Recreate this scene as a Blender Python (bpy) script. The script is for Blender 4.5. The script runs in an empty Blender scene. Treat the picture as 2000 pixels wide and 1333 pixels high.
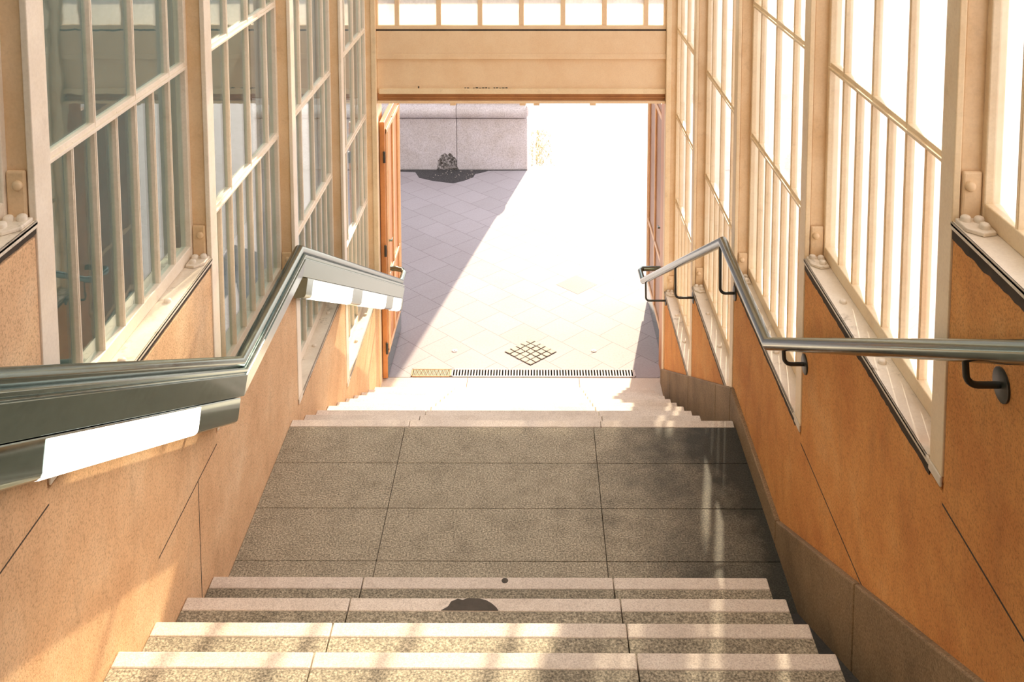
import bpy, bmesh, math, random
from mathutils import Vector, Matrix
random.seed(4)
S = bpy.context.scene
C = S.collection

# ------------------------------------------------------------------ camera, world, sun, exposure
H = 3.333
cam_d = bpy.data.cameras.new('camera'); cam = bpy.data.objects.new('camera', cam_d); C.objects.link(cam)
S.camera = cam
f_px, th, ya, ro, cx, cy = 1958.55, 0.095, -0.0053, -0.0011, 1032.85, -153.7
F = Vector((math.sin(ya)*math.cos(th), math.cos(ya)*math.cos(th), -math.sin(th)))
R0 = Vector((math.cos(ya), -math.sin(ya), 0)); U0 = R0.cross(F)
R2 = R0*math.cos(ro) + U0*math.sin(ro); U2 = -R0*math.sin(ro) + U0*math.cos(ro)
cam.matrix_world = Matrix(((R2.x, U2.x, -F.x, 0), (R2.y, U2.y, -F.y, 0), (R2.z, U2.z, -F.z, H), (0, 0, 0, 1)))
cam_d.sensor_fit = 'HORIZONTAL'; cam_d.sensor_width = 36.0
cam_d.lens = f_px/2000*36.0
cam_d.shift_x = -(cx-1000)/2000
cam_d.shift_y = -(666.5-cy)/2000
cam_d.clip_start = 0.05; cam_d.clip_end = 500

world = bpy.data.worlds.new('world'); S.world = world; world.use_nodes = True
wn = world.node_tree.nodes; wl = world.node_tree.links
bg = wn['Background']
bg.inputs[0].default_value = (1.0, 0.93, 0.94, 1); bg.inputs[1].default_value = 1.35

sun_d = bpy.data.lights.new('sun', 'SUN'); sun = bpy.data.objects.new('sun', sun_d); C.objects.link(sun)
TAN_AZ, SLOPE = 0.20, 0.56
to_sun = Vector((TAN_AZ, 1, SLOPE)).normalized()
sun.rotation_euler = to_sun.to_track_quat('Z', 'Y').to_euler()
sun.location = (3, 15, 12)
sun_d.energy = 5.6; sun_d.angle = math.radians(.65); sun_d.color = (1.0, 0.83, 0.58)

S.view_settings.view_transform = 'Standard'; S.view_settings.look = 'None'
S.view_settings.gamma = 1; S.view_settings.use_curve_mapping = False
S.view_settings.exposure = 0.80
S.cycles.max_bounces = 14; S.cycles.transparent_max_bounces = 24
S.cycles.diffuse_bounces = 6; S.cycles.use_denoising = True

# ------------------------------------------------------------------ materials
def rgb(r, g, b):
    return tuple(((c/255/12.92) if c/255 <= .04045 else ((c/255+.055)/1.055)**2.4) for c in (r, g, b)) + (1,)
def base(name):
    m = bpy.data.materials.new(name); m.use_nodes = True
    return m, m.node_tree.nodes, m.node_tree.links, m.node_tree.nodes['Principled BSDF']
def N(nodes, typ, **kw):
    n = nodes.new(typ)
    for k, v in kw.items():
        if k in n.inputs: n.inputs[k].default_value = v
        else: setattr(n, k, v)
    return n
def ramp(nodes, links, src, stops):
    r = nodes.new('ShaderNodeValToRGB'); e = r.color_ramp.elements
    while len(e) < len(stops): e.new(.5)
    for i, (p, c) in enumerate(stops): e[i].position = p; e[i].color = c
    links.new(src, r.inputs[0]); return r.outputs[0]
def mixc(nodes, links, fac, a, b, mode='MIX'):
    m = nodes.new('ShaderNodeMix'); m.data_type = 'RGBA'; m.blend_type = mode
    for s, v in ((0, fac), (6, a), (7, b)):
        if hasattr(v, 'is_linked') or hasattr(v, 'links'): links.new(v, m.inputs[s])
        else: m.inputs[s].default_value = v
    return m.outputs[2]
def coord(nodes, links, scale=(1, 1, 1), rot=(0, 0, 0), loc=(0, 0, 0)):
    t = nodes.new('ShaderNodeTexCoord'); mp = nodes.new('ShaderNodeMapping')
    mp.inputs['Scale'].default_value = scale; mp.inputs['Rotation'].default_value = rot; mp.inputs['Location'].default_value = loc
    links.new(t.outputs['Object'], mp.inputs['Vector']); return mp.outputs[0]
def noise(nodes, links, vec, scale, detail=6, rough=.6):
    n = N(nodes, 'ShaderNodeTexNoise', Scale=scale, Detail=detail, Roughness=rough); links.new(vec, n.inputs['Vector']); return n.outputs['Fac']
def bump(nodes, links, bs, src, strength, dist=.01):
    b = N(nodes, 'ShaderNodeBump', Strength=strength, Distance=dist); links.new(src, b.inputs['Height']); links.new(b.outputs[0], bs.inputs['Normal'])

def plaster(name, c1, c2, c3, dirt):
    m, n, l, bs = base(name)
    v = coord(n, l); vs = coord(n, l, (4, 4, 1.3))
    a = noise(n, l, v, 2.2, 8, .65); s = noise(n, l, vs, 2.0, 8, .7); g = noise(n, l, v, 160, 3, .6)
    col = ramp(n, l, a, [(.32, c1), (.52, c2), (.72, c3)])
    col = mixc(n, l, ramp(n, l, s, [(.52, (0, 0, 0, 1)), (.85, (.42, .42, .42, 1))]), col, dirt)
    spk = ramp(n, l, g, [(.30, (.55, .48, .42, 1)), (.5, (1, 1, 1, 1)), (.75, (1.12, 1.1, 1.05, 1))])
    col = mixc(n, l, .75, col, spk, 'MULTIPLY')
    pit = noise(n, l, coord(n, l, (9, 9, 4)), 6, 6, .75)
    col = mixc(n, l, ramp(n, l, pit, [(.68, (0, 0, 0, 1)), (.74, (.8, .8, .8, 1))]), col, dirt)
    l.new(col, bs.inputs['Base Color']); bs.inputs['Roughness'].default_value = .78; bs.inputs['Specular IOR Level'].default_value = .3
    bump(n, l, bs, mixc(n, l, .5, g, s), .35, .006)
    return m
M = {}
M['plaster_orange'] = plaster('orange plaster', (.60, .24, .07, 1), (.73, .34, .105, 1), (.80, .44, .17, 1), (.20, .105, .05, 1))
M['plaster_pink'] = plaster('beige plaster', (.66, .40, .22, 1), (.76, .50, .29, 1), (.84, .62, .40, 1), (.30, .18, .10, 1))

def granite(name, dark, mid, light, grime, scale=240, patch=.6, rough=.7):
    m, n, l, bs = base(name)
    v = coord(n, l)
    g = noise(n, l, v, scale, 2, .7); a = noise(n, l, v, 1.6, 7, .65); b = noise(n, l, v, 11, 5, .7)
    col = ramp(n, l, g, [(.30, dark), (.5, mid), (.70, light)])
    col = mixc(n, l, ramp(n, l, a, [(.42, (0, 0, 0, 1)), (.68, (patch, patch, patch, 1))]), col, grime, 'MULTIPLY')
    col = mixc(n, l, ramp(n, l, b, [(.55, (0, 0, 0, 1)), (.75, (.35, .35, .35, 1))]), col, grime, 'MULTIPLY')
    l.new(col, bs.inputs['Base Color']); bs.inputs['Roughness'].default_value = rough
    bump(n, l, bs, g, .25, .002)
    return m
M['granite'] = granite('granite tread', (.10, .085, .06, 1), (.33, .29, .215, 1), (.66, .58, .44, 1), (.50, .49, .46, 1), 130, .8)
m, n, l, bs = base('landing granite'); M['granite_landing'] = m
v = coord(n, l); g = noise(n, l, v, 130, 2, .7); a = noise(n, l, v, 1.7, 7, .7); b = noise(n, l, v, 7, 6, .75)
col = ramp(n, l, g, [(.30, (.10, .085, .06, 1)), (.5, (.33, .29, .215, 1)), (.70, (.66, .58, .44, 1))])
col = mixc(n, l, ramp(n, l, b, [(.45, (0, 0, 0, 1)), (.75, (.7, .7, .7, 1))]), col, (.5, .48, .44, 1), 'MULTIPLY')
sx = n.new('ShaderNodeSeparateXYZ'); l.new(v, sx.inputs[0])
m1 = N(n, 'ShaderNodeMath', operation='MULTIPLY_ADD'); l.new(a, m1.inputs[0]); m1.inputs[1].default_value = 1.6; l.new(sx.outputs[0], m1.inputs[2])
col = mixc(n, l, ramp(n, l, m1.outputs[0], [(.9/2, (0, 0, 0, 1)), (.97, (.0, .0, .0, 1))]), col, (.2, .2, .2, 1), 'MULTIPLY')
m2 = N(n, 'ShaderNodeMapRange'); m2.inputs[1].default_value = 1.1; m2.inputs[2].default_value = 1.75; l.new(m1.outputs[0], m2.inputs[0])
col = mixc(n, l, m2.outputs[0], col, (.10, .115, .115, 1), 'MULTIPLY')  # stain towards the kerb that also paints deeper shade into the granite
l.new(col, bs.inputs['Base Color']); bs.inputs['Roughness'].default_value = .65; bump(n, l, bs, g, .25, .002)
M['granite_edge'] = granite('granite nosing', (.56, .49, .43, 1), (.78, .69, .61, 1), (.90, .83, .75, 1), (.55, .50, .45, 1), 200, .5)
M['kerb'] = granite('kerb stone', (.17, .11, .055, 1), (.29, .19, .10, 1), (.40, .28, .16, 1), (.38, .34, .27, 1), 150, .8)
M['plinth'] = granite('plinth stone', (.54, .50, .51, 1), (.72, .68, .71, 1), (.84, .80, .82, 1), (.70, .65, .56, 1), 60, .6)
M['gutter'] = granite('gutter stone', (.015, .014, .012, 1), (.03, .028, .023, 1), (.06, .055, .045, 1), (.4, .4, .4, 1), 120, .8)

def paint(name, c, c2, rough=.45, dirt=None, amt=.5, sc=5):
    m, n, l, bs = base(name)
    v = coord(n, l); a = noise(n, l, v, sc, 8, .7); g = noise(n, l, v, 120, 3, .6)
    col = ramp(n, l, a, [(.35, c2), (.6, c)])
    if dirt:
        d = noise(n, l, coord(n, l, (1, 1, 1), loc=(3, 7, 1)), 9, 8, .75)
        col = mixc(n, l, ramp(n, l, d, [(.56, (0, 0, 0, 1)), (.70, (amt, amt, amt, 1))]), col, dirt)
    col = mixc(n, l, .35, col, ramp(n, l, g, [(.3, (.8, .78, .76, 1)), (.6, (1, 1, 1, 1))]), 'MULTIPLY')
    l.new(col, bs.inputs['Base Color']); bs.inputs['Roughness'].default_value = rough
    bump(n, l, bs, a, .15, .004)
    return m
M['cream'] = paint('cream paint', (.86, .70, .47, 1), (.80, .61, .38, 1), .4, (.45, .33, .20, 1), .35)
M['post'] = paint('ochre post paint', (.80, .60, .38, 1), (.72, .50, .28, 1), .5, (.35, .22, .12, 1), .3)
M['sill'] = paint('weathered cream sill paint', (.84, .76, .64, 1), (.70, .60, .48, 1), .45, (.22, .17, .10, 1), .8, 3)
M['white_frame'] = paint('white frame paint', (.88, .79, .66, 1), (.82, .71, .56, 1), .4, (.5, .4, .28, 1), .3)
M['beam'] = paint('apricot beam paint', (.84, .64, .42, 1), (.80, .58, .36, 1), .5)
M['brown'] = paint('brown shutter slot paint', (.55, .27, .10, 1), (.42, .19, .07, 1), .5)
M['leaf'] = paint('orange brown door wood', (.62, .27, .09, 1), (.50, .20, .06, 1), .35)
M['leaf_trim'] = paint('pale door moulding', (.82, .56, .34, 1), (.70, .44, .24, 1), .35)
M['dark_joint'] = paint('dark mastic joint', (.07, .05, .035, 1), (.04, .03, .02, 1), .9)
M['ceiling'] = paint('dull green ceiling paint', (.20, .24, .22, 1), (.16, .20, .18, 1), .7)
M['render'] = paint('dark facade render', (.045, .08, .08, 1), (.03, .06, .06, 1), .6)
M['pier'] = paint('pier stone', (.45, .42, .42, 1), (.38, .36, .36, 1), .8)

def steel(name, c, rough, spec=None):
    m, n, l, bs = base(name)
    v = coord(n, l, (1, .6, 1)); a = noise(n, l, v, 30, 5, .7)
    l.new(ramp(n, l, a, [(.3, tuple(x*.85 for x in c[:3])+(1,)), (.7, c)]), bs.inputs['Base Color'])
    l.new(ramp(n, l, a, [(.3, (rough*.75,)*3+(1,)), (.7, (rough*1.25,)*3+(1,))]), bs.inputs['Roughness'])
    bs.inputs['Metallic'].default_value = 1
    return m
M['steel'] = steel('brushed stainless steel', (.19, .26, .25, 1), .17)
M['steel_panel'] = steel('satin steel fascia', (.27, .37, .365, 1), .15)
M['black_iron'] = paint('black painted iron', (.03, .035, .03, 1), (.02, .022, .02, 1), .4)
m, n, l, bs = base('opal lamp diffuser'); M['lamp'] = m
bs.inputs['Base Color'].default_value = (.9, .86, .78, 1); bs.inputs['Emission Color'].default_value = (1, .95, .85, 1)
bs.inputs['Emission Strength'].default_value = 1.5; bs.inputs['Roughness'].default_value = .3

def glass(name, tint, ior, wav=.0, haze=0.0, hazec=(.9, .88, .85, 1)):
    m, n, l, bs = base(name); out = n['Material Output']
    fr = N(n, 'ShaderNodeFresnel', IOR=ior); tr = N(n, 'ShaderNodeBsdfTransparent', Color=tint)
    gl = N(n, 'ShaderNodeBsdfGlossy', Roughness=.01); gl.inputs['Color'].default_value = (1, 1, 1, 1)
    mx = n.new('ShaderNodeMixShader'); l.new(fr.outputs[0], mx.inputs[0]); l.new(tr.outputs[0], mx.inputs[1]); l.new(gl.outputs[0], mx.inputs[2])
    last = mx
    ge = n.new('ShaderNodeNewGeometry'); mr = N(n, 'ShaderNodeMapRange'); mr.inputs[3].default_value = ior; mr.inputs[4].default_value = 1/ior
    l.new(ge.outputs['Backfacing'], mr.inputs[0]); l.new(mr.outputs[0], fr.inputs['IOR'])   # the same outer reflection on both faces of a thin sheet
    if wav:
        v = coord(n, l); a = noise(n, l, v, 6, 2, .5); b = N(n, 'ShaderNodeBump', Strength=wav, Distance=.01); l.new(a, b.inputs['Height'])
        l.new(b.outputs[0], gl.inputs['Normal']); l.new(b.outputs[0], fr.inputs['Normal'])
    if haze:
        df = N(n, 'ShaderNodeBsdfTranslucent', Color=hazec); d2 = N(n, 'ShaderNodeBsdfDiffuse', Color=hazec)
        dm = n.new('ShaderNodeMixShader'); dm.inputs[0].default_value = .3; l.new(df.outputs[0], dm.inputs[1]); l.new(d2.outputs[0], dm.inputs[2])
        a = noise(n, l, coord(n, l, (1, 1.5, .6)), 3, 7, .7)
        m2 = n.new('ShaderNodeMixShader')
        l.new(ramp(n, l, a, [(.35, (haze*.5,)*3+(1,)), (.7, (haze*1.5,)*3+(1,))]), m2.inputs[0])
        l.new(mx.outputs[0], m2.inputs[1]); l.new(dm.outputs[0], m2.inputs[2]); last = m2
    l.new(last.outputs[0], out.inputs[0]); return m
M['glass'] = glass('old window glass', (.82, .90, .88, 1), 1.44, .03, .01)
M['glass_dusty'] = glass('dusty window glass', (1, 1, 1, 1), 1.4, .03, .07)
M['glass_reeded'] = glass('reeded transom glass', (.95, .93, .9, 1), 1.35, .1, .80)
M['glass_clear'] = glass('clear upper glass', (.98, .97, .95, 1), 1.3)

M['roof_glass'] = glass('frosted roof glass', (.9, .92, .92, 1), 1.3, 0, .95)
# plaza paving: square slabs laid at 45 degrees
m, n, l, bs = base('pale diagonal paving'); M['paving'] = m
v = coord(n, l); vr = coord(n, l, (1, 1, 1), (0, 0, math.radians(45)), (.105, -.13, 0))
br = n.new('ShaderNodeTexBrick'); l.new(vr, br.inputs['Vector'])
br.offset = .5; br.squash = 1
for k, x in (('Scale', 1.0), ('Mortar Size', .0025), ('Mortar Smooth', .2), ('Bias', 0.0), ('Brick Width', .345), ('Row Height', .345)): br.inputs[k].default_value = x
br.inputs['Color1'].default_value = (.425, .40, .435, 1); br.inputs['Color2'].default_value = (.39, .367, .395, 1); br.inputs['Mortar'].default_value = (.20, .18, .18, 1)
a = noise(n, l, v, .9, 7, .65); g = noise(n, l, v, 55, 4, .75)
col = mixc(n, l, ramp(n, l, a, [(.45, (0, 0, 0, 1)), (.75, (.5, .5, .5, 1))]), br.outputs['Color'], (.80, .74, .72, 1), 'MULTIPLY')
col = mixc(n, l, .8, col, ramp(n, l, g, [(.3, (.82, .8, .8, 1)), (.6, (1, 1, 1, 1))]), 'MULTIPLY')
l.new(col, bs.inputs['Base Color']); bs.inputs['Roughness'].default_value = .75
bump(n, l, bs, g, .2, .003)
M['yard'] = granite('dark yard asphalt', (.06, .08, .08, 1), (.10, .12, .115, 1), (.17, .18, .17, 1), (.6, .6, .6, 1), 90, .6)
M['cobble'] = granite('cobble stone', (.26, .23, .20, 1), (.36, .33, .30, 1), (.46, .42, .39, 1), (.7, .65, .6, 1), 90, .5)
M['tile_dark'] = granite('greyer tile', (.24, .21, .205, 1), (.30, .265, .26, 1), (.36, .32, .31, 1), (.8, .75, .7, 1), 90, .3)
M['dirt'] = granite('damp black dirt', (.02, .02, .022, 1), (.05, .05, .055, 1), (.12, .11, .11, 1), (.6, .6, .6, 1), 60, .5)
M['void'] = paint('black drain channel', (.01, .01, .01, 1), (.006, .006, .006, 1), 1.0); M['void'].node_tree.nodes['Principled BSDF'].inputs['Specular IOR Level'].default_value = 0
M['grass'] = paint('dry yellow weeds', (.62, .56, .22, 1), (.45, .42, .15, 1), .8)
M['gum'] = paint('chewed dark spot', (.10, .085, .07, 1), (.06, .05, .04, 1), .8)

# ------------------------------------------------------------------ mesh helpers
def box(bm, x0, x1, y0, y1, z0, z1):
    if x0 > x1: x0, x1 = x1, x0
    vs = [bm.verts.new((x, y, z)) for z in (z0, z1) for y in (y0, y1) for x in (x0, x1)]
    for f in ((0, 2, 3, 1), (4, 5, 7, 6), (0, 1, 5, 4), (2, 6, 7, 3), (0, 4, 6, 2), (1, 3, 7, 5)):
        bm.faces.new([vs[i] for i in f])
def prism(bm, pts, x0, x1):                     # pts in (y, z), extruded along x
    a = [bm.verts.new((x0, y, z)) for y, z in pts]; b = [bm.verts.new((x1, y, z)) for y, z in pts]
    bm.faces.new(a); bm.faces.new(b[::-1])
    for i in range(len(pts)):
        j = (i+1) % len(pts); bm.faces.new((a[j], a[i], b[i], b[j]))
def prism_y(bm, pts, y0, y1):                   # pts in (x, z), extruded along y
    a = [bm.verts.new((x, y0, z)) for x, z in pts]; b = [bm.verts.new((x, y1, z)) for x, z in pts]
    bm.faces.new(a); bm.faces.new(b[::-1])
    for i in range(len(pts)):
        j = (i+1) % len(pts); bm.faces.new((a[j], a[i], b[i], b[j]))
def plate(bm, pts, z0, z1):                     # pts in (x, y), extruded along z
    a = [bm.verts.new((x, y, z0)) for x, y in pts]; b = [bm.verts.new((x, y, z1)) for x, y in pts]
    bm.faces.new(a[::-1]); bm.faces.new(b)
    for i in range(len(pts)):
        j = (i+1) % len(pts); bm.faces.new((a[i], a[j], b[j], b[i]))
def tube(bm, pts, r, seg=20, cap=True):
    pts = [Vector(p) for p in pts]; rings = []
    for i, p in enumerate(pts):
        d0 = (p-pts[i-1]).normalized() if i else None
        d1 = (pts[i+1]-p).normalized() if i < len(pts)-1 else None
        t = (d0 or d1) if not (d0 and d1) else (d0+d1).normalized()
        d = d1 or d0
        if i == 0: up = Vector((0, 0, 1)) if abs(d.z) < .95 else Vector((0, 1, 0)); u = d.cross(up).normalized()
        else: u = (u-t*u.dot(t)).normalized() if d0 is None else u
        ref = d0 or d1
        u = (u-ref*u.dot(ref)).normalized(); w = ref.cross(u)
        ring = []
        for k in range(seg):
            a = 2*math.pi*k/seg; off = u*math.cos(a)*r+w*math.sin(a)*r
            s = -(off.dot(t))/ref.dot(t)           # slide along the incoming axis onto the mitre plane
            ring.append(bm.verts.new(p+off+ref*s))
        rings.append(ring)
    for a, b in zip(rings, rings[1:]):
        for k in range(seg): bm.faces.new((a[k], a[(k+1) % seg], b[(k+1) % seg], b[k]))
    if cap: bm.faces.new(rings[0][::-1]); bm.faces.new(rings[-1])
def disc(bm, c, axis, r, h, seg=20, dome=False):
    q = Vector(axis).to_track_quat('Z', 'Y').to_matrix().to_4x4(); T = Matrix.Translation(Vector(c)) @ q
    prof = [(r, 0), (r, h*.6), (r*.8, h*.85), (r*.45, h)] if dome else [(r, 0), (r, h*.8), (r*.93, h)]
    rings = [[bm.verts.new(T @ Vector((math.cos(2*math.pi*k/seg)*a, math.sin(2*math.pi*k/seg)*a, z))) for k in range(seg)] for a, z in prof]
    for a, b in zip(rings, rings[1:]):
        for k in range(seg): bm.faces.new((a[k], a[(k+1) % seg], b[(k+1) % seg], b[k]))
    bm.faces.new(rings[0][::-1]); bm.faces.new(rings[-1])
def obj(name, bm, mat, parent=None, bevel=0, smooth=False, seg=2):
    bmesh.ops.recalc_face_normals(bm, faces=bm.faces)
    me = bpy.data.meshes.new(name); bm.to_mesh(me); bm.free()
    o = bpy.data.objects.new(name, me); C.objects.link(o)
    me.materials.append(M[mat] if isinstance(mat, str) else mat)
    if parent: o.parent = parent; o.matrix_parent_inverse = parent.matrix_world.inverted()
    if smooth:
        for p in me.polygons: p.use_smooth = True
        me.set_sharp_from_angle(angle=math.radians(40))
    if bevel:
        b = o.modifiers.new('edge', 'BEVEL'); b.width = bevel; b.segments = seg; b.limit_method = 'ANGLE'; b.angle_limit = math.radians(40)
    return o
def B(): return bmesh.new()
def struct(o): o['kind'] = 'structure'; return o
def tag(o, label, cat, group=None):
    o['label'] = label; o['category'] = cat
    if group: o['group'] = group
    return o
def thing(name, label, cat, loc=(0, 0, 0), group=None):
    o = bpy.data.objects.new(name, None); C.objects.link(o); o.location = loc
    bpy.context.view_layer.update()
    o.matrix_world = Matrix.Translation(loc)
    return tag(o, label, cat, group)

# ------------------------------------------------------------------ layout
XR, XL = 1.14, -1.365                          # wall faces
def mx(x): return -.225-x                      # mirror of a right-hand x on the left
P = [-1.66, -.22, 1.21, 2.645, 4.07, 5.50, 6.94, 8.40]       # post positions
Z0 = [4.50, 3.75, 3.005, 2.26, 1.52, .775, .03, -.71]        # sill heights: bay i lies between P[i-1] and P[i]
TOP = 4.75
G, RI = .31, .16
XE = .985                                      # free end of the steps
JX = (-.72, .329)
FLOOR = -1.6

# plaza
bm = B(); box(bm, -30, 30, 8.575, 60, FLOOR-.2, FLOOR); box(bm, 1.32, 30, -12, 8.575, FLOOR-.2, FLOOR)
struct(obj('floor_plaza', bm, 'paving'))
bm = B(); box(bm, -30, -1.57, -12, 8.575, FLOOR-.2, FLOOR); struct(obj('floor_yard', bm, 'yard'))

def slab_row(bm, y0, y1, z0, z1, xs, gap=.003):
    for a, b in zip(xs, xs[1:]): box(bm, a+gap/2, b-gap/2, y0, y1, z0, z1)
# landing
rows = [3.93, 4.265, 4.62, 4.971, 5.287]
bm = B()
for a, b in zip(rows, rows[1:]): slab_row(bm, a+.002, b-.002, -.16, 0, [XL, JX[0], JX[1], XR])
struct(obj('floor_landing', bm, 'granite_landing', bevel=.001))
bm = B(); slab_row(bm, 5.288, 5.35, -.155, .002, [XL, -.70, .37, 1.115])
struct(obj('trim_landing_edge', bm, 'granite_edge', bevel=.004))
bm = B(); box(bm, XL, XR, 3.9, 5.33, -.3, -.165); struct(obj('floor_landing_bed', bm, 'gutter'))
# flights
ords = ['first', 'second', 'third', 'fourth', 'fifth', 'sixth', 'seventh', 'eighth', 'ninth']
def step(yn, z, label, group, joints):
    xs = [XL, joints[0], joints[1], XE]
    t = thing('granite_step', label, 'stair step', (-.19, yn-.15, z-RI), group)
    bm = B(); slab_row(bm, yn-G-.02, yn-.066, z-RI+.001, z, xs, .004); obj('tread', bm, 'granite', t, .002)
    bm = B(); slab_row(bm, yn-.065, yn, z-RI+.001, z+.002, xs, .004); obj('nosing', bm, 'granite_edge', t, .005)
for k in range(1, 7):
    step(3.966-G*(k-1), RI*k, '%s granite step with pale nosing up from the landing' % ords[k-1], 'granite steps above the landing', (JX[0]-.004*(k % 2), JX[1]+.003*(k % 3)))
for k in range(1, 10):
    step(5.35+G*k, -RI*k, '%s sunlit granite step down from the landing towards the plaza' % ords[k-1], 'granite steps below the landing', (-.68, .40))
bm = B(); slab_row(bm, 8.14-.0, 8.57, FLOOR-.2, FLOOR, [XL-.05, -.6, .4, 1.2]); struct(obj('floor_threshold', bm, 'granite_edge', bevel=.003))
# stair body under and behind
bm = B(); pts = [(-4, -.4), (5.33, -.4), (8.2, -1.9), (8.2, -1.78), (5.3, -.26), (5.3, -.19), (3.9, -.19)]
y, z = 3.9, -.19
pts += [(3.88, -.05)]
for k in range(0, 26):
    zz = RI*(k+.0)-.02; yy = 3.96-G*k-.06
    if k >= 6: zz = RI*(k+1); yy = 3.966-G*k
    pts += [(yy, (RI*k if k > 6 else zz) if k >= 6 else zz-.15), (yy, zz if k >= 6 else zz)]
pts += [(-4, RI*26)]
prism(bm, pts, XL, XR)
struct(obj('floor_stair_core', bm, 'gutter'))
# sloping gutters between step ends and kerb
bm = B(); s = RI/G
prism(bm, [(3.966, .0), (-1, 4.966*s), (-1, 4.966*s-.2), (3.966, -.2)], XE+.004, 1.12)
prism(bm, [(5.351, -.16), (8.14, FLOOR-.01), (8.14, FLOOR-.2), (5.351, -.36)], XE+.004, 1.12)
struct(obj('trim_gutter', bm, 'gutter'))
# kerb
bm = B()
ks = [(-1, 2.92, ), (4.376, .118), (5.455, .135), (8.50, -1.475)]
def kz(y):
    for (a, za), (b, zb) in zip(ks, ks[1:]):
        if a <= y <= b: return za+(zb-za)*(y-a)/(b-a)
js = [-1, 1.2, 2.25, 3.28, 4.376, 5.455, 5.9, 6.95, 7.9, 8.5]
for a, b in zip(js, js[1:]):
    prism(bm, [(a+.003, kz(a+.003)), (b-.003, kz(b-.003)), (b-.003, kz(b)-.5), (a+.003, kz(a)-.7)], 1.118, 1.15)
struct(obj('baseboard_right', bm, 'kerb', bevel=.006))

# plaster walls with stepped tops
def wall(name, xa, xb, mat, yb):
    bm = B(); pts = [(P[0], -2.2)]
    top = []
    for i in range(1, len(P)): top += [(P[i-1], Z0[i]-.045), (P[i]-.0, Z0[i]-.045)]
    pts = [(P[0], -2.2)] + top + [(P[-1], -2.2)]
    prism(bm, pts, xa, xa+(.02 if xb > xa else -.02))
    top = []
    for i in range(1, len(P)): top += [(P[i-1]+(.1 if i > 1 else 0), Z0[i]-.045), (P[i]+(.1 if i < len(P)-1 else 0), Z0[i]-.045)]
    prism(bm, [(P[0], -2.2)] + top + [(P[-1], -2.2)], xa+(.02 if xb > xa else -.02), xb)
    return struct(obj(name, bm, mat, bevel=.006))
wall('wall_right', XR, XR+.2, 'plaster_orange', 8.4)
wall('wall_left', XL, XL-.2, 'plaster_pink', 8.4)
# horizontal day joints in the plaster and the upright joint beside the landing
bm = B()
for i in range(2, len(P)-1):
    yj = P[i-1]; prism(bm, [(yj-1.25, Z0[i]-.085), (yj-.002, Z0[i]-.079), (yj-.002, Z0[i]-.073), (yj-1.25, Z0[i]-.079)], XR-.0008, XR+.004)
struct(obj('trim_plaster_joint', bm, 'dark_joint'))
bm = B()
for i, ln in ((3, 1.2), (4, 1.3), (5, .24+.43)):
    yj = P[i-1]; prism(bm, [(yj-ln, Z0[i]-.095), (yj-.002, Z0[i]-.088), (yj-.002, Z0[i]-.083), (yj-ln, Z0[i]-.09)], XL-.004, XL+.0008)
prism(bm, [(3.826, 0.16), (3.831, .16), (3.831, .69), (3.826, .69)], XL-.004, XL+.0008)
struct(obj('trim_plaster_joint', bm, 'dark_joint'))

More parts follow.
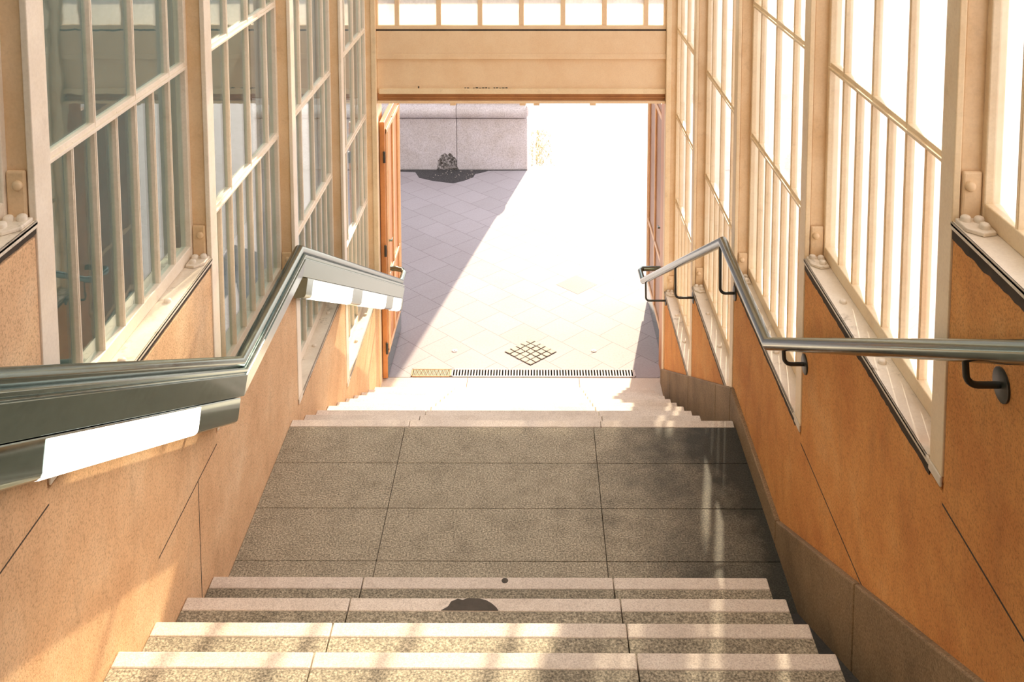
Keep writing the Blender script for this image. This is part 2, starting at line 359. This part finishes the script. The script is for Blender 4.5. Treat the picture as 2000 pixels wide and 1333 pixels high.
# ------------------------------------------------------------------ glazed bays
def bay(i, side):
    g = (lambda x: x) if side > 0 else mx
    y0, y1, zs = P[i-1], P[i], Z0[i]
    # root: the frame; children: sill, muntins, pane
    bm = B(); yb, ye = y0+.14, y1+.05
    def bx(a, b, *r): box(bm, g(a), g(b), *r)
    ztop = TOP
    bx(1.217, 1.26, yb, ye, zs+.0, zs+.055)                    # bottom rail
    bx(1.222, 1.26, yb, ye, ztop-.06, ztop)
    bx(1.215, 1.26, ye-.065, ye, zs, ztop)                     # far jamb
    bx(1.215, 1.26, yb, y0+.24, zs, ztop)                      # near jamb
    trim = 'cream' if side > 0 else 'white_frame'
    frame = obj('window_%d' % (len(bays)+1), bm, trim, bevel=.004); struct(frame)
    bm = B()                                                   # edge angle on this sill, covering the end of the higher wall
    bx(XR-.004, XR+.016, y0+.0, y0+.085, zs+.0, ztop); bx(XR+.016, XR+.03, y0+.06, y0+.135, zs, ztop)
    obj('window_edge_angle', bm, trim, frame, .003)
    bm = B(); bx(XR-.008, 1.34, y0+.1, y1+.0, zs-.012, zs); bx(XR-.008, XR+.0, y0+.085, y1, zs-.02, zs)
    bx(XR+.02, 1.34, y1, y1+.1, zs-.012, zs); bx(XR-.008, XR+.0, y0, y0+.085, zs-.03, zs)
    sill = obj('window_sill', bm, 'sill', frame, .003)
    for q, yy in enumerate((y0+.60, y0+1.03)):
        bm = B(); disc(bm, (g(1.178), yy, zs-.001), (0, 0, 1), .014, .014, 14, True); obj('rivet', bm, 'sill', sill, smooth=True)
    bm = B(); jt = .024 if side > 0 else .012; yy = y0+.088; lo = []
    while yy < y1-.01: lo.append((yy, zs-.024-jt-random.uniform(0, jt*.3))); yy += random.uniform(.012, .035)
    prism(bm, [(y1-.002, zs-.02), (y0+.088, zs-.02)]+lo+[(y1-.002, zs-.024-jt)], g(XR-.0025), g(XR+.03)); obj('sealing_joint', bm, 'dark_joint', frame)
    ys0, ys1 = y0+.24, ye-.065
    nb = 7; ys = [ys1-(ys1-ys0)*k/nb for k in range(nb+1)]
    rowsz = []; z = zs+.83
    while z < ztop-.2: rowsz.append(z); z += .745
    first = rowsz[0] if rowsz else ztop
    bm = B()
    for k in range(1, nb):
        top = ztop-.06 if k in (1, 3, 5) else first
        bx(1.222, 1.250, ys[k]-.007, ys[k]+.007, zs+.05, top)
        bx(1.219, 1.223, ys[k]-.0035, ys[k]+.0035, zs+.05, top)
    for z in rowsz: bx(1.221, 1.250, ys0-.01, ys1+.01, z-.012, z+.012); bx(1.211, 1.223, ys0-.01, ys1+.01, z-.016, z-.004)
    obj('muntin', bm, trim, frame, .002)
    bm = B(); bx(1.237, 1.241, ys0-.01, ys1+.01, zs+.045, ztop-.04)
    obj('pane', bm, 'glass_dusty' if side > 0 else 'glass', frame)
    bays.append(frame)
bays = []
for side in (1, -1):
    for i in range(1, len(P)): 
        if Z0[i] < TOP-.5: bay(i, side)

# posts on the sills
where = {3: 'highest sill in view', 4: 'second sill down', 5: 'sill beside the landing end', 6: 'sill halfway down the lower flight', 7: 'lowest sill beside the doorway'}
def post(i, side):
    g = (lambda x: x) if side > 0 else mx
    zs = Z0[i]; y = P[i]
    rail = 'round tube handrail' if side > 0 else 'lit box handrail'
    t = thing('steel_post', 'ochre steel post on the %s, above the %s' % (where.get(i, 'uppermost sill behind'), rail), 'post', (g(1.17), y-.03, zs), 'steel posts between the glazed bays')
    bm = B(); box(bm, g(1.158), g(1.225), y+.010, y+.022, zs, TOP); box(bm, g(1.19), g(1.20), y+.022, y+.085, zs, TOP); box(bm, g(1.158), g(1.212), y+.085, y+.097, zs, TOP)
    obj('flange', bm, 'post', t, .004)
    bm = B(); box(bm, g(1.160), g(1.214), y-.004, y+.009, zs, zs+.14); obj('bracket', bm, 'post', t, .008)
    bm = B(); disc(bm, (g(1.180), y-.003, zs+.10), (0, -1, 0), .014, .014, 14, True); obj('bolt', bm, 'post', t, smooth=True)
    bm = B(); plate(bm, [(g(XR+.002), y-.006), (g(1.213), y-.006), (g(1.213), y-.10), (g(XR+.035), y-.11), (g(XR+.002), y-.075)], zs+.0005, zs+.012)
    obj('foot_plate', bm, 'sill', t, .003)
    for (a, b) in ((1.162, .026), (1.195, .034), (1.190, .078)):
        bm = B(); disc(bm, (g(a), y-b, zs+.011), (0, 0, 1), .014, .017, 14, True); obj('bolt', bm, 'sill', t, smooth=True)
for side in (1, -1):
    for i in range(3, len(P)): post(i, side)

# ------------------------------------------------------------------ doorway end
D = 8.45
def hbox(name, mat, x0, x1, y0, y1, z0, z1, bev=.004, parent=None):
    bm = B(); box(bm, x0, x1, y0, y1, z0, z1); o = obj(name, bm, mat, parent, bev)
    return o if parent else struct(o)
hbox('trim_door_post', 'cream', XL-.03, XL+.012, 8.402, 8.50, FLOOR, 4.75)
hbox('trim_door_post', 'cream', XR-.012, XR+.03, 8.402, 8.50, FLOOR, 4.75)
hbox('wall_lintel', 'beam', XL+.012, XR-.012, 8.46, 8.60, 1.036, 1.60)
lt = hbox('trim_lintel_band', 'beam', XL+.013, XR-.013, 8.435, 8.46, 1.345, 1.588)
hbox('trim_lintel_lip', 'beam', XL+.013, XR-.013, 8.427, 8.435, 1.345, 1.39, .003)
hbox('trim_transom_gap', 'dark_joint', XL+.013, XR-.013, 8.44, 8.46, 1.588, 1.602, 0)
hbox('trim_lintel_ledge', 'cream', XL+.03, XR-.013, 8.435, 8.47, 1.037, 1.082, .004)
hbox('trim_shutter_slot', 'brown', XL+.013, XR-.013, 8.47, 8.60, .975, 1.036, .003)
hbox('trim_slot_rib', 'brown', XL+.06, XR-.013, 8.455, 8.47, .999, 1.008, .003)
hbox('trim_shutter_bottom', 'beam', XL+.013, XR-.013, 8.43, 8.60, .955, .975, .003)
for x in (-.70, -.10, .02, .505):
    bm = B(); box(bm, x-.025, x+.025, 8.44, 8.47, .935, .954); struct(obj('trim_shutter_stop', bm, 'beam', bevel=.003))
# upper edges of dark lettering showing above the ledge
random.seed(9)
nt = thing('notice_lettering', 'tops of small dark letters showing above the cream lintel ledge', 'lettering', (-.5, 8.46, 1.05))
x = -.60
for w in (.012, .02, 0, .014, .022, .018, .02, .014, .016, 0, .012, .02, .016, .022, .018):
    if w: bm = B(); box(bm, x, x+w, 8.4575, 8.4595, 1.075, 1.086+random.random()*.006); obj('letter', bm, 'black_iron', nt)
    x += w+.008 if w else .025
bm = B(); box(bm, -1.0, -.99, 8.4575, 8.4595, 1.075, 1.10); obj('letter', bm, 'black_iron', nt)
# transom window above
bm = B(); box(bm, XL+.013, XR-.013, 8.44, 8.50, 1.602, 1.636); box(bm, XL+.013, XR-.013, 8.44, 8.50, 4.65, 4.75)
box(bm, XL+.012, XL+.03, 8.44, 8.50, 1.636, 4.65); box(bm, XR-.03, XR-.012, 8.44, 8.50, 1.636, 4.65)
tw = struct(obj('window_%d' % (len(bays)+1), bm, 'beam', bevel=.003))
bm = B()
for x in (-1.173, -.816, -.462, -.108, .247, .601, .955): box(bm, x-.019, x+.019, 8.445, 8.49, 1.636, 4.65)
for z in (2.36, 3.10, 3.85): box(bm, XL+.03, XR-.03, 8.447, 8.488, z-.012, z+.012)
obj('muntin', bm, 'beam', tw, .002)
bm = B(); box(bm, XL+.03, XR-.03, 8.466, 8.470, 1.636, 2.36); obj('reeded_pane', bm, 'glass_reeded', tw)
bm = B(); box(bm, XL+.03, XR-.03, 8.466, 8.470, 2.36, 4.65); obj('pane', bm, 'glass_clear', tw)
# added slab outside the doorway, out of view, keeps sun off the landing
bm = B(); box(bm, -1.9, 1.7, 8.62, 9.70, 2.50, 2.62); box(bm, -1.9, 1.7, 8.62, 8.68, 2.62, 3.36)
blocker = tag(obj('shade_slab', bm, 'pier', bevel=.01), 'added flat stone slab with upstand outside the doorway, unseen, shading the landing', 'shade blocker')

# door leaves folded outwards
M['leaf_brown'] = paint('brown door wood', (.36, .17, .08, 1), (.28, .12, .05, 1), .35)
def leaf(n, xin, xout, y0, y1, zt, s):
    bm = B(); box(bm, xin, xout, y0, y1, FLOOR+.015, zt); d = struct(obj(n, bm, 'leaf' if s < 0 else 'leaf_brown', bevel=.003))
    w = y1-y0; m = -s                             # face towards the passage
    for (mat, e, h, nm) in (('leaf_trim', .012, .0, 'moulding'),):
        bm = B()
        for (a, b) in ((y0+.05, y0+.07), (y0+.12, y0+.135), (y0+w*.5-.02, y0+w*.5+.02), (y1-.135, y1-.12), (y1-.07, y1-.05), (y1-.012, y1+.002)):
            box(bm, xin, xin+m*.014, a, b, FLOOR+.25, zt-.08)
        for z in (FLOOR+.25, FLOOR+.9, zt-.10): box(bm, xin, xin+m*.012, y0+.05, y1-.05, z-.02, z+.02)
        obj(nm, bm, mat, d, .003)
    bm = B(); box(bm, xin, xin+m*.004, y0+.01, y1-.01, FLOOR+.02, FLOOR+.20); obj('kick_plate', bm, 'steel_panel', d)
    bm = B(); yy = y0+.10; z = FLOOR+1.25
    tube(bm, [(xin, yy, z), (xin+m*.035, yy, z), (xin+m*.035, yy+.09, z)], .009, 10); obj('door_handle', bm, 'steel', d, smooth=True)
    for z in (FLOOR+.3, FLOOR+1.2, FLOOR+2.05):
        bm = B(); tube(bm, [(xin-m*.002, y0-.012, z-.05), (xin-m*.002, y0-.012, z+.05)], .011, 10); obj('hinge', bm, 'black_iron', d, smooth=True)
leaf('door_1', -1.309, -1.353, 8.53, 9.42, .76, -1)
leaf('door_2', 1.178, 1.222, 8.82, 10.05, .76, 1)
hbox('trim_door_reveal', 'leaf', 1.142, 1.30, 8.505, 8.80, FLOOR, .95)
hbox('trim_door_reveal', 'leaf', XL-.15, XL-.005, 8.505, 8.80, FLOOR, .95)

# ceiling and end wall behind the camera
bm = B()
for y in (-3.0, -.22, 1.21, 2.645, 4.07, 5.50, 6.94, 8.40): box(bm, XL-.25, XR+.25, y, y+.12, 4.75, 4.87)
for x in (XL-.25, -.95, -.17, .60, XR+.10): box(bm, x, x+.14, -3, 8.6, 4.75, 4.87)
cl = struct(obj('ceiling', bm, 'ceiling'))
bm = B(); box(bm, XL-.25, XR+.25, -3.0, 8.6, 4.80, 4.81); obj('frosted_pane', bm, 'roof_glass', cl)
bm = B(); box(bm, XL-.2, XR+.2, -3.1, -3.0, -2, 4.75); struct(obj('wall_back', bm, 'ceiling'))
bm = B(); box(bm, XR, XR+.2, -3.0, P[0], -2, 4.75); struct(obj('wall_right_end', bm, 'plaster_orange'))
bm = B(); box(bm, XL-.2, XL, -3.0, P[0], -2, 4.75); struct(obj('wall_left_end', bm, 'plaster_pink'))

# ------------------------------------------------------------------ tube handrail
K1 = (1.047, 4.298, 1.02); K2 = (1.053, 5.409, 1.02); E1 = (.958, 8.5, -.66)
SL = .53
hr = thing('tube_handrail', 'round brushed steel handrail on curved black brackets against the orange wall', 'handrail', (1.05, 4.8, 1.0))
def zr(y):
    if y < K1[1]: return K1[2]+SL*(K1[1]-y)
    if y < K2[1]: return K1[2]
    return K2[2]+(E1[2]-K2[2])*(y-K2[1])/(E1[1]-K2[1])
def xr(y): return K1[0] if y < K2[1] else K2[0]+(E1[0]-K2[0])*(y-K2[1])/(E1[1]-K2[1])
bm = B(); tube(bm, [(K1[0], .4, zr(.4)), K1, K2, E1], .0265, 32); obj('rail_tube', bm, 'steel', hr, smooth=True)
bm = B(); tube(bm, [(E1[0], 8.485, -.662), (E1[0]-.004, 8.70, -.662), (E1[0]+.02, 8.745, -.662), (1.10, 8.75, -.662), (1.145, 8.75, -.662)], .022, 20)
obj('end_return', bm, 'steel', hr, smooth=True)
for (y, zp) in ((.9, zr(.9)-.12), (2.33, 1.975), (4.03, 1.075), (5.47, .69), (6.90, -.035), (8.34, -.765)):
    x0 = xr(y); z0 = zr(y)
    bm = B(); pts = [(x0, y, z0-.02)]
    rr = .03
    for a in range(0, 91, 15):
        t_ = math.radians(a); pts.append((x0+.003+rr-rr*math.cos(t_), y, zp+rr-rr*math.sin(t_)))
    pts.append((XR-.003, y, zp))
    tube(bm, pts, .0085, 12); br_ = obj('bracket', bm, 'black_iron', hr, smooth=True)
    bm = B(); disc(bm, (XR, y, zp), (-1, 0, 0), .042, .007, 28); obj('wall_plate', bm, 'black_iron', br_, smooth=True)

# ------------------------------------------------------------------ lit box handrail
LK1 = (-1.262, 4.12, 1.056); LK2 = (-1.272, 5.275, 1.056); LE = (-1.168, 8.5, -.645)
def lz(y):
    if y < LK1[1]: return LK1[2]+.538*(LK1[1]-y)
    if y < LK2[1]: return LK1[2]
    return LK2[2]+(LE[2]-LK2[2])*(y-LK2[1])/(LE[1]-LK2[1])
def lx(y): return LK1[0]+(LK2[0]-LK1[0])*min(max((y-LK1[1])/(LK2[1]-LK1[1]), 0), 1) if y < LK2[1] else LK2[0]+(LE[0]-LK2[0])*(y-LK2[1])/(LE[1]-LK2[1])
def sweep(bm, prof, ys, close=True):
    rings = [[bm.verts.new((lx(y)+a, y, lz(y)+b*(1+.03*max(0, LK1[1]-y)))) for a, b in prof] for y in ys]
    n_ = len(prof)
    for r0, r1 in zip(rings, rings[1:]):
        for k in range(n_): bm.faces.new((r0[k], r0[(k+1) % n_], r1[(k+1) % n_], r1[k]))
    bm.faces.new(rings[0][::-1]); bm.faces.new(rings[-1])
lh = thing('box_handrail', 'stainless steel handrail with deep fascia and glowing white lamp strips', 'handrail', (-1.27, 4.7, .8))
ysA = [.2, LK1[1], LK2[1], LE[1]]
circ = [(-.012+.027*math.cos(2*math.pi*k/24), -.027+.027*math.sin(2*math.pi*k/24)) for k in range(24)]
bm = B(); sweep(bm, circ, ysA); obj('grip_tube', bm, 'steel', lh, smooth=True)
fas = [(-0.012, -0.045), (0.016, -0.052), (0.024, -0.058), (0.023, -0.07), (0.016, -0.074), (0.016, -0.08), (0.024, -0.084), (0.006, -0.18), (-0.04, -0.184), (-0.018, -0.05)]
bm = B(); sweep(bm, fas, ysA); obj('fascia', bm, 'steel_panel', lh, .0015)
boxp = [(0.007, -0.183), (0.009, -0.188), (-0.004, -0.276), (-0.009, -0.289), (-0.018, -0.297), (-0.042, -0.3), (-0.07, -0.3), (-0.07, -0.183)]
for (a, b) in ((.2, 4.06), (5.36, 8.5)):
    bm = B(); sweep(bm, boxp, [a, b]); hb = obj('lamp_housing', bm, 'steel_panel', lh, smooth=True)
    if a > 5:
        bm = B(); sweep(bm, [(x_*1.04, z_*1.0) for x_, z_ in boxp], [8.5, 8.52]); obj('end_cap', bm, 'black_iron', hb, .002)
    lamp = [(0.008, -0.188), (0.0115, -0.19), (-0.0015, -0.276), (-0.0075, -0.2905), (-0.017, -0.299), (-0.04, -0.3015), (-0.04, -0.2)]
    for (y0, y1) in (((2.43, 3.57), (.9, 2.0)) if a < 5 else ((5.49, 6.50), (6.83, 7.72), (8.05, 8.42))):
        bm = B(); sweep(bm, lamp, [y0, y1]); obj('lamp_diffuser', bm, 'lamp', hb, .0015)
bm = B(); pts = [(LE[0]-.012, 8.49, LE[2]-.03), (LE[0]-.006, 8.68, LE[2]-.03), (LE[0]-.03, 8.74, LE[2]-.03), (-1.26, 8.77, LE[2]-.03), (XL-.003, 8.77, LE[2]-.03)]
tube(bm, pts, .022, 20); obj('end_return', bm, 'steel', lh, smooth=True)
for y in (1.1, 2.5, 3.9, 5.4, 6.8, 8.3):
    bm = B(); tube(bm, [(lx(y)-.02, y, lz(y)-.12), (XL+.002, y, lz(y)-.12)], .011, 12); bb = obj('bracket', bm, 'black_iron', lh, smooth=True)
    bm = B(); disc(bm, (XL, y, lz(y)-.12), (1, 0, 0), .04, .007, 24); obj('wall_plate', bm, 'black_iron', bb, smooth=True)

# ------------------------------------------------------------------ plaza details
def grate(x0, x1, pitch, sl, frame_m, bar_m, label, y0=8.580, y1=8.706):
    t = thing('drain_grate', label, 'grate', ((x0+x1)/2, (y0+y1)/2, FLOOR))
    bm = B(); box(bm, x0, x1, y0, y0+.012, FLOOR, FLOOR+.006); box(bm, x0, x1, y1-.012, y1, FLOOR, FLOOR+.006)
    box(bm, x0, x0+.012, y0, y1, FLOOR, FLOOR+.006); box(bm, x1-.012, x1, y0, y1, FLOOR, FLOOR+.006); obj('frame', bm, frame_m, t, .001)
    bm = B(); box(bm, x0+.01, x1-.01, y0+.01, y1-.01, FLOOR+.0002, FLOOR+.0012); obj('channel', bm, 'void', t)
    bm = B(); x = x0+.012+pitch*(1-sl)
    while x < x1-.015: box(bm, x, x+pitch*(1-sl), y0+.01, y1-.01, FLOOR+.001, FLOOR+.004); x += pitch
    obj('slats', bm, bar_m, t, .0008)
grate(-1.112, -.752, .0125, .45, 'brown', 'leaf_trim', 'short narrow-slotted drain grate section with brownish frame')
grate(-.748, .912, .0260, .50, 'plinth', 'plinth', 'long pale drain grate with wide black slots along the threshold')
# cobble inlay
t = thing('cobble_patch', 'diamond patch of small cobblestones set in the plaza paving', 'cobblestones', (-.03, 9.01, FLOOR))
bm = B(); cpt = [(-.283, 9.01), (-.035, 9.25), (.213, 9.01), (-.035, 8.77)]
plate(bm, cpt, FLOOR+.0003, FLOOR+.0012); obj('grout', bm, 'gutter', t)
bm = B(); nn = 5; e1 = Vector((.248, .24)); e2 = Vector((.248, -.24)); o0 = Vector((-.283, 9.01))
for i in range(nn):
    for j in range(nn):
        q = []
        for (a, b) in ((.07, .07), (.93, .07), (.93, .93), (.07, .93)):
            pt = o0+e1*((i+a+random.uniform(-.05, .05))/nn)+e2*((j+b+random.uniform(-.05, .05))/nn); q.append((pt.x, pt.y))
        plate(bm, q[::-1], FLOOR+.001, FLOOR+.007+random.random()*.002)
obj('cobbles', bm, 'cobble', t, .005)
bm = B(); plate(bm, [(.235, 10.405), (.46, 10.63), (.68, 10.405), (.46, 10.18)][::-1], FLOOR-.01, FLOOR+.0015)
tag(obj('paving_tile', bm, 'tile_dark'), 'slightly darker diamond paving tile beyond the cobble patch', 'paving tile')
for (x, y, s_) in ((-.752, 9.028, 'beside the narrow end of the drain grate'), (.561, 9.03, 'towards the fluted brown door leaf')):
    bm = B(); disc(bm, (x, y, FLOOR), (0, 0, 1), .026, .006, 20); t = tag(obj('survey_marker', bm, 'plinth', smooth=True), 'small round pale marker stud in the paving '+s_, 'marker stud')
    bm = B(); disc(bm, (x, y, FLOOR+.005), (0, 0, 1), .006, .003, 10); obj('stud_centre', bm, 'black_iron', t)

# plinth of the pier
PY = 14.03; XP = -.099
def moulded(x1):
    pr_ = [(0, FLOOR), (0, -.835)]
    for a in range(-80, 91, 17): pr_.append((.035+.055*math.cos(math.radians(a)), -.745+.085*math.sin(math.radians(a))))
    pr_ += [(.03, -.655), (.03, -.60), (0, -.56)]
    return pr_
t = thing('stone_plinth', 'weathered pale stone plinth with rounded torus moulding at the plaza edge', 'plinth', (-2.5, 14.8, FLOOR))
for (xa, xb) in ((-1.112, XP), (-2.55, -1.118), (-4.2, -2.556), (-6, -4.206)):
    bm = B(); box(bm, xa, xb, PY, PY+1.6, FLOOR, -.845); obj('base_block', bm, 'plinth', t, .008)
    bm = B(); prof = []
    for a in range(-85, 86, 17): prof.append((-.085*math.cos(math.radians(a)), -.745+.088*math.sin(math.radians(a))))
    ring = [(PY+p_, z_) for p_, z_ in prof]+[(PY+.03, -.655), (PY+.03, -.56), (PY+1.6, -.56), (PY+1.6, -.834), (PY+.03, -.834)]
    xe = xb+(.0 if xb != XP else -.02); prism(bm, ring, xa, xe)
    if xb == XP:
        vv = []
        for a in range(-85, 86, 17): vv.append((XP-.02+.04*math.cos(math.radians(a)), -.745+.088*math.sin(math.radians(a))))
        prism_y(bm, vv, PY+.0, PY+1.6)
    obj('torus_moulding', bm, 'plinth', t, .004)
bm = B(); box(bm, -6, XP-.02, PY+.035, PY+1.6, -.558, 1.75); struct(obj('wall_pier', bm, 'pier', bevel=.02))
# damp stain at the plinth foot
random.seed(3)
st = [(-2.1, 14.02), (-1.9, 13.86), (-1.62, 13.90), (-1.5, 13.75), (-1.30, 13.60), (-1.12, 13.55), (-.92, 13.66), (-.80, 13.82), (-.62, 13.93), (-.55, 14.02)]
bm = B(); plate(bm, [(-2.1, 14.02), (-1.9, 13.95), (-1.70, 13.93), (-1.62, 13.70), (-1.42, 13.58), (-1.25, 13.52), (-1.12, 13.48), (-.98, 13.58), (-.86, 13.72), (-.84, 13.85), (-.72, 13.93), (-.66, 13.99), (-.10, 14.0), (-.10, 14.029), (-2.1, 14.029)], FLOOR+.0005, FLOOR+.003)
t = obj('damp_dirt', bm, 'dirt'); t['kind'] = 'stuff'; t['label'] = 'black damp dirt with litter at the foot of the stone plinth'; t['category'] = 'dirt'
bm = B(); 
for k in range(26):
    a = random.uniform(0, 6.28); r_ = random.uniform(.005, .02); x = random.uniform(-1.6, -.8); y = random.uniform(13.66, 13.98); 
    plate(bm, [(x+r_*math.cos(a+q*1.57)*random.uniform(.4, 1), y+r_*math.sin(a+q*1.57)) for q in range(4)], FLOOR+.003, FLOOR+.006)
t = obj('litter_bits', bm, 'cobble'); t['kind'] = 'stuff'; t['label'] = 'scraps of pale litter scattered on the black dirt'; t['category'] = 'litter'
# moss growing on the face of the plinth
bm = B(); pts = []
for k in range(17):
    a = math.pi*k/16; pts.append((-1.25+.17*math.cos(a)*random.uniform(.85, 1.02), FLOOR+.24*math.sin(a)*random.uniform(.85, 1.1)+.002))
prism_y(bm, pts, PY-.004, PY-.0005)
m, n, l, bs = base('moss stain'); M['moss'] = m
a = noise(n, l, coord(n, l), 28, 6, .8)
tr = n.new('ShaderNodeBsdfTransparent'); mxs = n.new('ShaderNodeMixShader')
bs.inputs['Base Color'].default_value = (.10, .09, .07, 1); bs.inputs['Roughness'].default_value = .9
l.new(ramp(n, l, a, [(.40, (0, 0, 0, 1)), (.66, (.75, .75, .75, 1))]), mxs.inputs[0]); l.new(tr.outputs[0], mxs.inputs[1]); l.new(bs.outputs[0], mxs.inputs[2])
l.new(mxs.outputs[0], n['Material Output'].inputs[0])
t = obj('moss_patch', bm, 'moss'); t['kind'] = 'stuff'; t['label'] = 'dark moss on the plinth face beside its block joint'; t['category'] = 'moss'
# dry weeds beyond the plinth
bm = B()
for k in range(420):
    x = random.uniform(-.08, .30)*random.uniform(.2, 1); y = random.uniform(14.2, 15.9); h = random.uniform(.015, .05); dx = random.uniform(-.03, .03)
    if abs(x) < .02: continue
    v0 = bm.verts.new((x, y, FLOOR)); v1 = bm.verts.new((x+.008, y, FLOOR)); v2 = bm.verts.new((x+dx, y+random.uniform(-.03, .03), FLOOR+h)); bm.faces.new((v0, v1, v2))
t = obj('dry_weeds', bm, 'grass'); t['kind'] = 'stuff'; t['label'] = 'dry yellow weeds in paving joints beside the plinth'; t['category'] = 'weeds'

# dark spot on the second step
bm = B(); yn, zz = 3.966-G, 2*RI+.002; pts = []
for (a, b) in ((-.36, -.064), (-.335, -.045), (-.325, -.02), (-.30, -.006), (-.28, -.012), (-.26, -.002), (-.22, -.004), (-.19, -.012), (-.165, -.03), (-.145, -.052), (-.14, -.064)): pts.append((a, yn+b))
plate(bm, pts[::-1], zz, zz+.0015)
tag(obj('tar_stain', bm, 'gum'), 'dark ragged stain on the nosing of the second step up', 'stain')
bm = B(); disc(bm, (-.125, 3.945, RI+.002), (0, 0, 1), .014, .003, 12, True)
tag(obj('gum_spot', bm, 'gum'), 'small round brown gum spot on the first step nosing', 'gum')

# ------------------------------------------------------------------ dark neighbour facade on the shaded side
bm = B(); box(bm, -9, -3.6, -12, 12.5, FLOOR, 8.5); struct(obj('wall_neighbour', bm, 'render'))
bm = B()
for y in range(-10, 8, 3): box(bm, -3.6, -3.57, y, y+1.1, 0.2, 3.2)
struct(obj('trim_neighbour_windows', bm, 'black_iron'))
